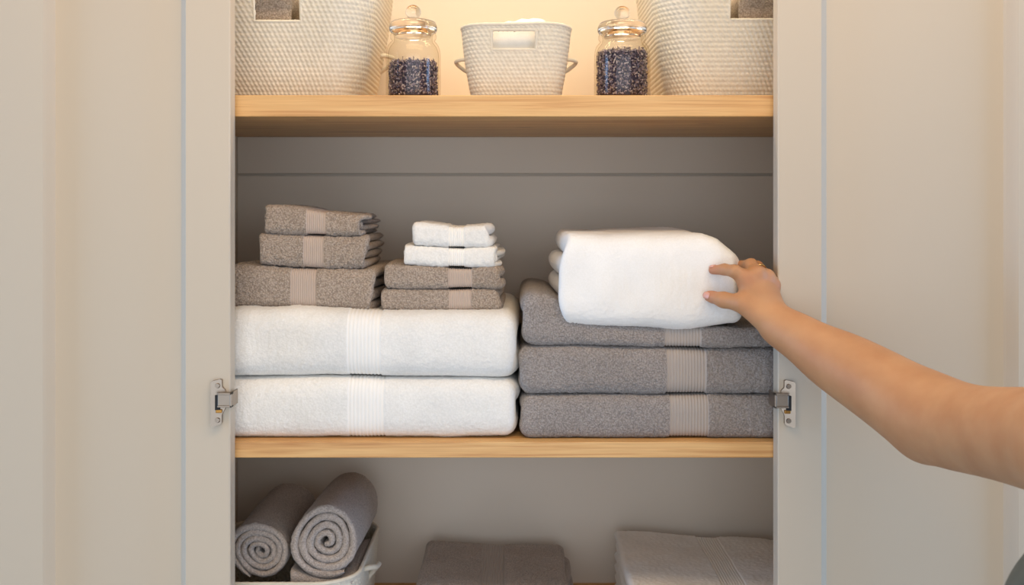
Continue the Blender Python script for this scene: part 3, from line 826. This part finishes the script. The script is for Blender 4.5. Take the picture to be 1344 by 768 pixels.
    for i in range(9):   # stray sprigs sticking up
        an = rl.uniform(0, 2 * math.pi); rr = Ri * 0.85
        for j in range(4):
            bud(np.array((cx + rr * math.cos(an), y + rr * math.sin(an), zt_ + 0.001 + j * 0.0016)), np.array((rl.normal() * .5, rl.normal() * .5, 1.0)), 0.003, 0.0008, pal[rl.integers(len(pal))])
    # dark packed core
    core = [(0.0003, zb_), (Ri * 0.86, zb_), (Ri * 0.87, (zb_ + zt_) / 2), (Ri * 0.86, zt_ - 0.001), (Ri * 0.5, zt_ + 0.0008), (0.0003, zt_)]
    Vc, fc = lathe(core, cx, y, 32)
    V = np.vstack([np.array(V), Vc]); Fs = Fs + [tuple(int(q) + o for q in ff) for ff in fc]
    tint = tint + [lin((62, 52, 72))] * len(Vc)
    ob = link_mesh('dried_lavender', V, Fs, M['lav'], None, smooth=True)
    at = ob.data.color_attributes.new('tint', 'FLOAT_COLOR', 'POINT'); at.data.foreach_set('color', np.array(tint, dtype=np.float32).ravel())
    tag(ob, label_l, 'dried flowers', None, 'stuff')
jar('glass jar with knobbed lid, half full of lavender, beside the left large basket', 542.5, 0.10, 35.5, 84, 0.5,
    'dried lavender buds half filling the jar next to the left large basket', 61)
jar('glass jar with knobbed lid, fuller of lavender, beside the right large basket', 816.5, 0.10, 36.5, 69, -0.8,
    'dried lavender buds filling most of the jar next to the right large basket', 62)

# ------------------------------------------------------------------ person: signed-distance body turned into one mesh
def smin(a, b, k):
    h = np.clip(0.5 + 0.5 * (b - a) / k, 0, 1)
    return b + (a - b) * h - k * h * (1 - h)
def cone(p, a, b, ra, rb):
    a = np.asarray(a, float); b = np.asarray(b, float); ba = b - a
    t = np.clip(((p - a) @ ba) / ba.dot(ba), 0, 1)
    t2 = t * t * (3 - 2 * t) * 0.35 + t * 0.65
    return np.linalg.norm(p - a - t[:, None] * ba, axis=1) - (ra + (rb - ra) * t2)
def ell(p, c, r, rot=None):
    q = p - np.asarray(c, float)
    if rot is not None: q = q @ rot
    r = np.asarray(r, float)
    k = np.linalg.norm(q / r, axis=1); k2 = np.linalg.norm(q / (r * r), axis=1) + 1e-9
    return k * (k - 1) / k2
def chain(p, pts, rad, k):
    d = None
    for i in range(len(pts) - 1):
        c = cone(p, pts[i], pts[i + 1], rad[i], rad[i + 1]); d = c if d is None else smin(d, c, k)
    return d
def mesh_sdf(f, lo, hi, h):
    B = 8
    lo = np.array(lo, float); hi = np.array(hi, float)
    nb = np.ceil((hi - lo) / (h * B)).astype(int)
    g = np.stack(np.meshgrid(*[np.arange(n) for n in nb], indexing='ij'), -1).reshape(-1, 3)
    cen = lo + (g + 0.5) * B * h
    d = np.concatenate([f(c) for c in np.array_split(cen, max(1, len(cen) // 200000))])
    g = g[np.abs(d) < B * h * 0.87 * 1.35 + 0.004]
    c9 = np.stack(np.meshgrid(*[np.arange(B + 1)] * 3, indexing='ij'), -1).reshape(-1, 3)
    cells = []; verts = []; edges = []
    for gb in np.array_split(g, max(1, len(g) // 250)):
        idx = (gb[:, None, :] * B + c9[None]).reshape(-1, 3)
        val = f(lo + idx * h).reshape(len(gb), B + 1, B + 1, B + 1)
        cs = [val[:, i:B + i, j:B + j, k:B + k] for i in (0, 1) for j in (0, 1) for k in (0, 1)]
        c = np.stack(cs, -1); s = c < 0
        mixm = s.any(-1) & ~s.all(-1)
        w = np.argwhere(mixm)
        if not len(w): continue
        cv = c[mixm]; base = gb[w[:, 0]] * B + w[:, 1:]
        corner = np.array([(i, j, k) for i in (0, 1) for j in (0, 1) for k in (0, 1)], float)
        acc = np.zeros((len(w), 3)); cnt = np.zeros(len(w))
        for a_ in range(8):
            for ax in range(3):
                b_ = a_ | (4 >> ax)
                if b_ == a_: continue
                va, vb = cv[:, a_], cv[:, b_]; cr = (va < 0) != (vb < 0)
                t = np.where(cr, va / np.where(cr, va - vb, 1), 0)
                acc += np.where(cr[:, None], corner[a_] + t[:, None] * (corner[b_] - corner[a_]), 0); cnt += cr
        verts.append(lo + (base + acc / cnt[:, None]) * h); cells.append(base)
        edges.append(np.stack([(cv[:, 0] < 0).astype(int) * 1, *[((cv[:, 0] < 0) != (cv[:, 4 >> ax] < 0)).astype(int) for ax in range(3)]], -1))
    V = np.vstack(verts); C = np.vstack(cells); E = np.vstack(edges)
    key = lambda c: (c[:, 0] * 100000 + c[:, 1]) * 100000 + c[:, 2]
    K = key(C); order = np.argsort(K); Ks = K[order]
    faces = []
    for ax in range(3):
        sel = np.nonzero(E[:, 1 + ax])[0]
        o1, o2 = [(1, 2), (2, 0), (0, 1)][ax]
        d1 = np.zeros(3, int); d1[o1] = 1; d2 = np.zeros(3, int); d2[o2] = 1
        q = []; ok = np.ones(len(sel), bool)
        for dd in (0 * d1, d1, d1 + d2, d2):
            kk = key(C[sel] - dd); p_ = np.searchsorted(Ks, kk); p_ = np.minimum(p_, len(Ks) - 1); ok &= Ks[p_] == kk; q.append(order[p_])
        q = np.stack(q, -1); inside = E[sel, 0] == 1
        q = np.where(inside[:, None], q, q[:, ::-1]); faces.append(q[ok])
    return V, np.vstack(faces)

def D(px, py, d): return P(px, py, d - DC)
def Zm(zx, zy, d): return D(880 + zx / 4.8, 310 + zy / 4.8, d)     # from the enlarged view of the hand
arm_px = [(1020, 427, 38, 1.437), (1046, 441, 42, 1.42), (1082, 465, 57, 1.392), (1116, 484, 69, 1.365), (1156, 508, 79, 1.332), (1196, 533, 88, 1.292),
          (1226, 549, 95, 1.262), (1268, 562, 98, 1.205), (1344, 574, 114, 1.10), (1430, 588, 140, 1.0)]
arm = [D(a, b, d) for a, b, w, d in arm_px]; arm_r = [w / 2 * d / F for a, b, w, d in arm_px]
SH = arm[-1]
_sm = smooth_curve(np.hstack([np.array(arm), np.array(arm_r)[:, None]]), 34)
arm_s = [v[:3] for v in _sm]; arm_rs = [v[3] for v in _sm]
wrist = Zm(662, 548, 1.440)
mcp = [Zm(478, 272, 1.462), Zm(540, 252, 1.468), Zm(588, 270, 1.474), Zm(634, 318, 1.478)]
fing = [
    [mcp[0], Zm(405, 222, 1.462), Zm(340, 210, 1.478), Zm(268, 213, 1.494)],
    [mcp[1], Zm(508, 182, 1.490), Zm(450, 190, 1.520), Zm(410, 205, 1.530)],
    [mcp[2], Zm(548, 196, 1.500), Zm(512, 194, 1.533), Zm(480, 205, 1.550)],
    [mcp[3], Zm(620, 272, 1.510), Zm(600, 245, 1.535), Zm(575, 250, 1.550)],
]
frad = [[.0105, .0092, .0080, .0068], [.0105, .0094, .0082, .0068], [.0100, .0090, .0078, .0066], [.0092, .0080, .0070, .0060]]
thumb = [Zm(560, 500, 1.440), Zm(455, 425, 1.450), Zm(335, 402, 1.470), Zm(243, 378, 1.490)]
trad = [.0165, .0128, .0108, .0080]
def sdf_body(p):
    a = chain(p, arm_s, arm_rs, 0.02)
    # elbow point and upper forearm muscle
    a = smin(a, ell(p, D(1215, 575, 1.275), (.024, .024, .024)), 0.025)
    palm = None
    for i, mm in enumerate(mcp):
        w0 = wrist + (mm - wrist) * 0.05
        c = cone(p, w0, mm, .0150, .0116 - 0.0006 * i); palm = c if palm is None else smin(palm, c, 0.013)
    for i in range(3):
        c = cone(p, mcp[i], mcp[i + 1], .0112, .0108); palm = smin(palm, c, 0.008)
    palm = smin(palm, cone(p, arm[0], wrist, .0185, .0165), 0.012)
    # web of the thumb
    web = cone(p, Zm(500, 440, 1.450), Zm(480, 330, 1.462), .0115, .0095)
    palm = smin(palm, web, 0.012)
    for c_, r_ in ((Zm(612, 256, 1.471), .0112), (Zm(650, 304, 1.475), .0102), (Zm(552, 234, 1.463), .0108)):
        palm = smin(palm, ell(p, c_, (r_, r_, r_)), 0.005)
    th = chain(p, thumb, trad, 0.006)
    th = smin(th, ell(p, Zm(270, 385, 1.487), (.0085, .0085, .0085)), 0.004)
    palm = smin(palm, th, 0.010)
    fs = None
    for pts, rr in zip(fing, frad):
        c = chain(p, pts, rr, 0.004)
        fs = c if fs is None else smin(fs, c, 0.0018)
    hand = smin(palm, fs, 0.007)
    d = smin(a, hand, 0.014)
    # shoulder, neck, head
    t = smin(cone(p, SH, NECK + (0, 0, -0.02), .056, .062), cone(p, NECK + (0, 0, -0.03), NECK + (-.012, 0, .09), .058, .052), 0.03)
    t = smin(t, cone(p, NECK + (0, 0, -.03), LSH, .062, .055), 0.03)
    t = smin(t, ell(p, NECK + (0, 0, -0.22), (.105, .15, .22)), 0.06)
    la = chain(p, [LSH, LSH + (.02, -.03, -.27), LSH + (-.05, -.01, -.50), LSH + (-.07, .0, -.60)], [.05, .04, .026, .022], 0.02)
    t = smin(t, la, 0.03)
    hd = ell(p, HEAD + (.012, 0, .02), (.098, .075, .100))
    hd = smin(hd, ell(p, HEAD + (-.030, 0, -.056), (.056, .048, .062)), 0.035)
    hd = smin(hd, ell(p, HEAD + (-.066, 0, -.098), (.018, .020, .016)), 0.025)                     # chin
    hd = smin(hd, cone(p, HEAD + (-.083, 0, .002), HEAD + (-.099, 0, -.029), .005, .0085), 0.010)  # nose
    hd = smin(hd, ell(p, HEAD + (-.084, 0, -.0605), (.007, .021, .0045)), 0.005)                   # lips
    hd = smin(hd, ell(p, HEAD + (-.083, 0, -.0705), (.007, .018, .005)), 0.005)
    for sy in (-1, 1):
        hd = smin(hd, ell(p, HEAD + (-.091, sy * .009, -.033), (.006, .006, .005)), 0.006)
        hd = -smin(-hd, ell(p, HEAD + (-.093, sy * .030, .004), (.013, .018, .010)), 0.012)       # eye sockets
        hd = smin(hd, ell(p, HEAD + (.012, sy * .076, -.01), (.02, .008, .03)), 0.006)
    t = smin(t, hd, 0.02)
    return smin(d, t, 0.03)
LSH = SH + np.array((0.0, -0.33, 0.0))
NECK = (SH + LSH) / 2 + np.array((0.0, 0, 0.055))
HEAD = NECK + np.array((0.03, 0, 0.188))
person = empty('person', (NECK[0], NECK[1], 0.0), 'person reaching in with a bare arm, hand on the white plush towel, dark top', 'person')
allp = np.vstack([arm, fing[0], fing[1], fing[2], fing[3], thumb, [HEAD, LSH, NECK - (0, 0, .5)]])
V, Fq = mesh_sdf(sdf_body, (allp[:, 0].min() - 0.03, -1.2, ZC - 0.95), (SH[0] + 0.2, 0.09, HEAD[2] + 0.16), 0.0021)
body = link_mesh('body', V, Fq, M['skin'], person)
body['label'] = 'bare arm with the hand laid on the towel'
sm = body.modifiers.new('soften', 'SMOOTH'); sm.factor = 0.5; sm.iterations = 4
tips = np.array([f_[-1] for f_ in fing] + [thumb[-1]] + [mm + np.array((0, -.008, 0)) for mm in mcp])
tr_ = np.array([0.02] * 5 + [0.012] * 4); ts_ = np.array([0.55] * 5 + [0.3] * 4)
ro = np.zeros(len(V))
for q, r_, s_ in zip(tips, tr_, ts_): ro = np.maximum(ro, s_ * np.clip(1 - np.linalg.norm(V - q, axis=1) / (r_ * 1.4), 0, 1))
at = body.data.attributes.new('rosy', 'FLOAT', 'POINT'); at.data.foreach_set('value', ro.astype(np.float32))

def nail(tip, prev, up, r, ln, wd):
    """small curved plate on the finger tip; up = outward direction of the nail"""
    ax = tip - prev; ax /= np.linalg.norm(ax); up = np.asarray(up, float); up = up - ax * up.dot(ax); up /= np.linalg.norm(up); sd = np.cross(ax, up)
    n1, n2 = 9, 9; V = []
    for i in range(n1):
        for j in range(n2):
            u = -1 + 2 * i / (n1 - 1); v = -1 + 2 * j / (n2 - 1)
            x_ = u * math.sqrt(1 - v * v / 2); y_ = v * math.sqrt(1 - u * u / 2)       # square to disc
            x_ = x_ * 0.6 + u * 0.4; y_ = y_ * 0.6 + v * 0.4
            an = y_ * wd / r
            V.append(tip + ax * (x_ * ln - 0.001) + (up * math.cos(an) + sd * math.sin(an)) * (r + 0.0004 - 0.0012 * max(0, x_) ** 2))
    f = [(i * n2 + j, i * n2 + j + 1, (i + 1) * n2 + j + 1, (i + 1) * n2 + j) for i in range(n1 - 1) for j in range(n2 - 1)]
    o = link_mesh('fingernail', V, f, M['nail'], body); fixn(o)
    md = o.modifiers.new('thickness', 'SOLIDIFY'); md.thickness = 0.0008; md.offset = 0
    return o
nail(thumb[-1], thumb[-2], (-0.35, -0.9, 0.15), .0085, .0062, .0052)
nail(fing[0][-1], fing[0][-2], (-.1, -.4, 0.9), .0068, .005, .0042)

# ring on the finger behind the index
def torus(c, ax, R, r, n=48, k=12):
    ax = ax / np.linalg.norm(ax); a = np.cross(ax, (0, 0, 1.0)); a /= np.linalg.norm(a); b = np.cross(ax, a)
    V = []; f = []
    for i in range(n):
        t = 2 * math.pi * i / n; d = a * math.cos(t) + b * math.sin(t)
        for j in range(k):
            q = 2 * math.pi * j / k; V.append(c + d * (R + r * math.cos(q)) + ax * r * 1.4 * math.sin(q))
    for i in range(n):
        for j in range(k):
            f.append((i * k + j, ((i + 1) % n) * k + j, ((i + 1) % n) * k + (j + 1) % k, i * k + (j + 1) % k))
    return V, f
ra, rb_ = fing[2][0], fing[2][1]
V, f = torus(ra + (rb_ - ra) * 0.72, rb_ - ra, .0102, .0011)
o = link_mesh('finger_ring', V, f, M['gold'], body); fixn(o); o['label'] = 'thin gold ring on a finger'

# clothing and hair
def sdf_shirt(p):
    t = ell(p, NECK + (.005, 0, -0.22), (.118, .165, .20))
    t = smin(t, ell(p, NECK + (-.045, .075, -0.20), (.075, .078, .075)), 0.05)
    t = smin(t, ell(p, NECK + (-.045, -.075, -0.20), (.075, .078, .075)), 0.05)
    t = smin(t, ell(p, NECK + (.005, 0, -0.50), (.105, .15, .24)), 0.08)
    t = smin(t, ell(p, NECK + (.01, 0, -0.72), (.12, .18, .14)), 0.08)
    t = np.maximum(t, p[:, 2] - (NECK[2] - 0.045))
    return t
V, Fq = mesh_sdf(sdf_shirt, NECK - (.25, .27, .9), NECK + (.2, .27, .05), 0.006)
o = link_mesh('sleeveless_top', V, Fq, M['shirt'], person); o['label'] = 'dark grey-green sleeveless top'
def sdf_legs(p):
    d = None
    for sy in (-1, 1):
        hip = NECK + (.01, sy * .085, -.74)
        c = chain(p, [hip, np.array((hip[0] - .01, hip[1], 0.45)), np.array((hip[0] + .02, hip[1], 0.05))], [.10, .062, .045], 0.02)
        c = smin(c, cone(p, (hip[0] + .03, hip[1], .036), (hip[0] - .13, hip[1], .033), .035, .03), 0.03)
        d = c if d is None else smin(d, c, 0.03)
    return d
V, Fq = mesh_sdf(sdf_legs, (NECK[0] - .3, NECK[1] - .3, -0.02), (NECK[0] + .25, NECK[1] + .3, NECK[2] - .55), 0.009)
link_mesh('trousers', V, Fq, M['shirt'], person)
def sdf_hair(p):
    h = ell(p, HEAD + (.020, 0, .030), (.108, .088, .108))
    h = smin(h, ell(p, HEAD + (.048, 0, -.07), (.075, .092, .15)), 0.05)
    face = ell(p, HEAD + (-.105, 0, -.035), (.110, .066, .110))
    h = -smin(-h, face, 0.012)
    h = -smin(-h, p[:, 0] - (HEAD[0] - .005) + np.maximum(p[:, 2] - (HEAD[2] - .02), 0) * 3, 0.01)
    return h + 0.0012 * np.sin(p[:, 1] * 900 + p[:, 2] * 40)
V, Fq = mesh_sdf(sdf_hair, HEAD - .26, HEAD + .2, 0.004)
o = link_mesh('hair', V, Fq, M['hair'], person); o['label'] = 'dark shoulder-length hair'
for sy in (-1, 1):
    c = HEAD + (-.0675, sy * .030, .003)
    V, f = lathe([(max(0.0002, .0118 * math.cos(a)), .0118 * math.sin(a)) for a in np.linspace(-math.pi / 2, math.pi / 2, 18)], 0, 0, 24)
    e_ = link_mesh('eye', V + c, f, M['cloth'], person); fixn(e_)
    link_mesh('iris', V * (.35, .5, .5) + c + (-.0084, 0, 0), f, M['dark'], e_)
    V, f = tube(smooth_curve([HEAD + (-.081, sy * .014, .021), HEAD + (-.083, sy * .030, .026), HEAD + (-.072, sy * .047, .020)], 12), [.0012, .002, .0026, .003, .003, .003, .003, .0028, .0025, .002, .0016, .001], 8)
    link_mesh('eyebrow', V, f, M['hair'], person)

# ------------------------------------------------------------------ light
def area(name, loc, target, size, energy, col, size_y=None, spread=None):
    l = bpy.data.lights.new(name, 'AREA'); l.energy = energy; l.color = lin(col)[:3]; l.size = size
    if size_y: l.shape = 'RECTANGLE'; l.size_y = size_y
    if spread: l.spread = spread
    o = bpy.data.objects.new(name, l); COL.objects.link(o); o.location = loc
    o.rotation_euler = (Vector(target) - Vector(loc)).to_track_quat('-Z', 'Y').to_euler()
    return o
# warm ceiling light just in front of the cabinet
area('ceiling_light', (0.1, -0.75, 2.55), (0.05, 0.0, 1.3), 1.6, 16, (255, 216, 164), 0.5)
# broad room light from behind the camera
area('room_window', (0.1, -2.5, 1.2), (0, 0.2, 1.12), 3.0, 43, (227, 238, 250), 2.3)
# cool side windows that graze the doors
area('side_window', (-2.8, -0.55, 1.5), (0, -0.1, 1.3), 1.0, 40, (145, 198, 255), 1.8)
area('side_window', (2.8, -0.7, 1.4), (0, -0.1, 1.2), 1.0, 40, (145, 198, 255), 1.8)
# warm strip hidden at the top of the upper compartment
area('cabinet_strip', (0, 0.10, ZTOP - 0.03), (0, 0.26, 1.6), 0.9, 2.6, (255, 235, 198), 0.05)

w = bpy.data.worlds.new('room_world'); S.world = w; w.use_nodes = True
bg = w.node_tree.nodes['Background']; bg.inputs[0].default_value = lin((236, 228, 216)); bg.inputs[1].default_value = 0.26

# ------------------------------------------------------------------ camera
cd = bpy.data.cameras.new('camera'); cam = bpy.data.objects.new('camera', cd); COL.objects.link(cam)
cam.location = (0, -DC, ZC); cam.rotation_euler = (math.pi / 2, 0, 0)
cd.sensor_width = 36.0; cd.lens = 36.0 * F / 1344.0
cd.shift_y = -(384.0 - HY) / 1344.0
cd.clip_start = 0.05
cd.dof.use_dof = True; cd.dof.focus_distance = 1.52; cd.dof.aperture_fstop = 7.0
S.camera = cam
S.view_settings.view_transform = 'Standard'
S.view_settings.look = 'None'
S.view_settings.exposure = 0.0
S.cycles.use_denoising = True
S.cycles.max_bounces = 10
S.cycles.transparent_max_bounces = 24
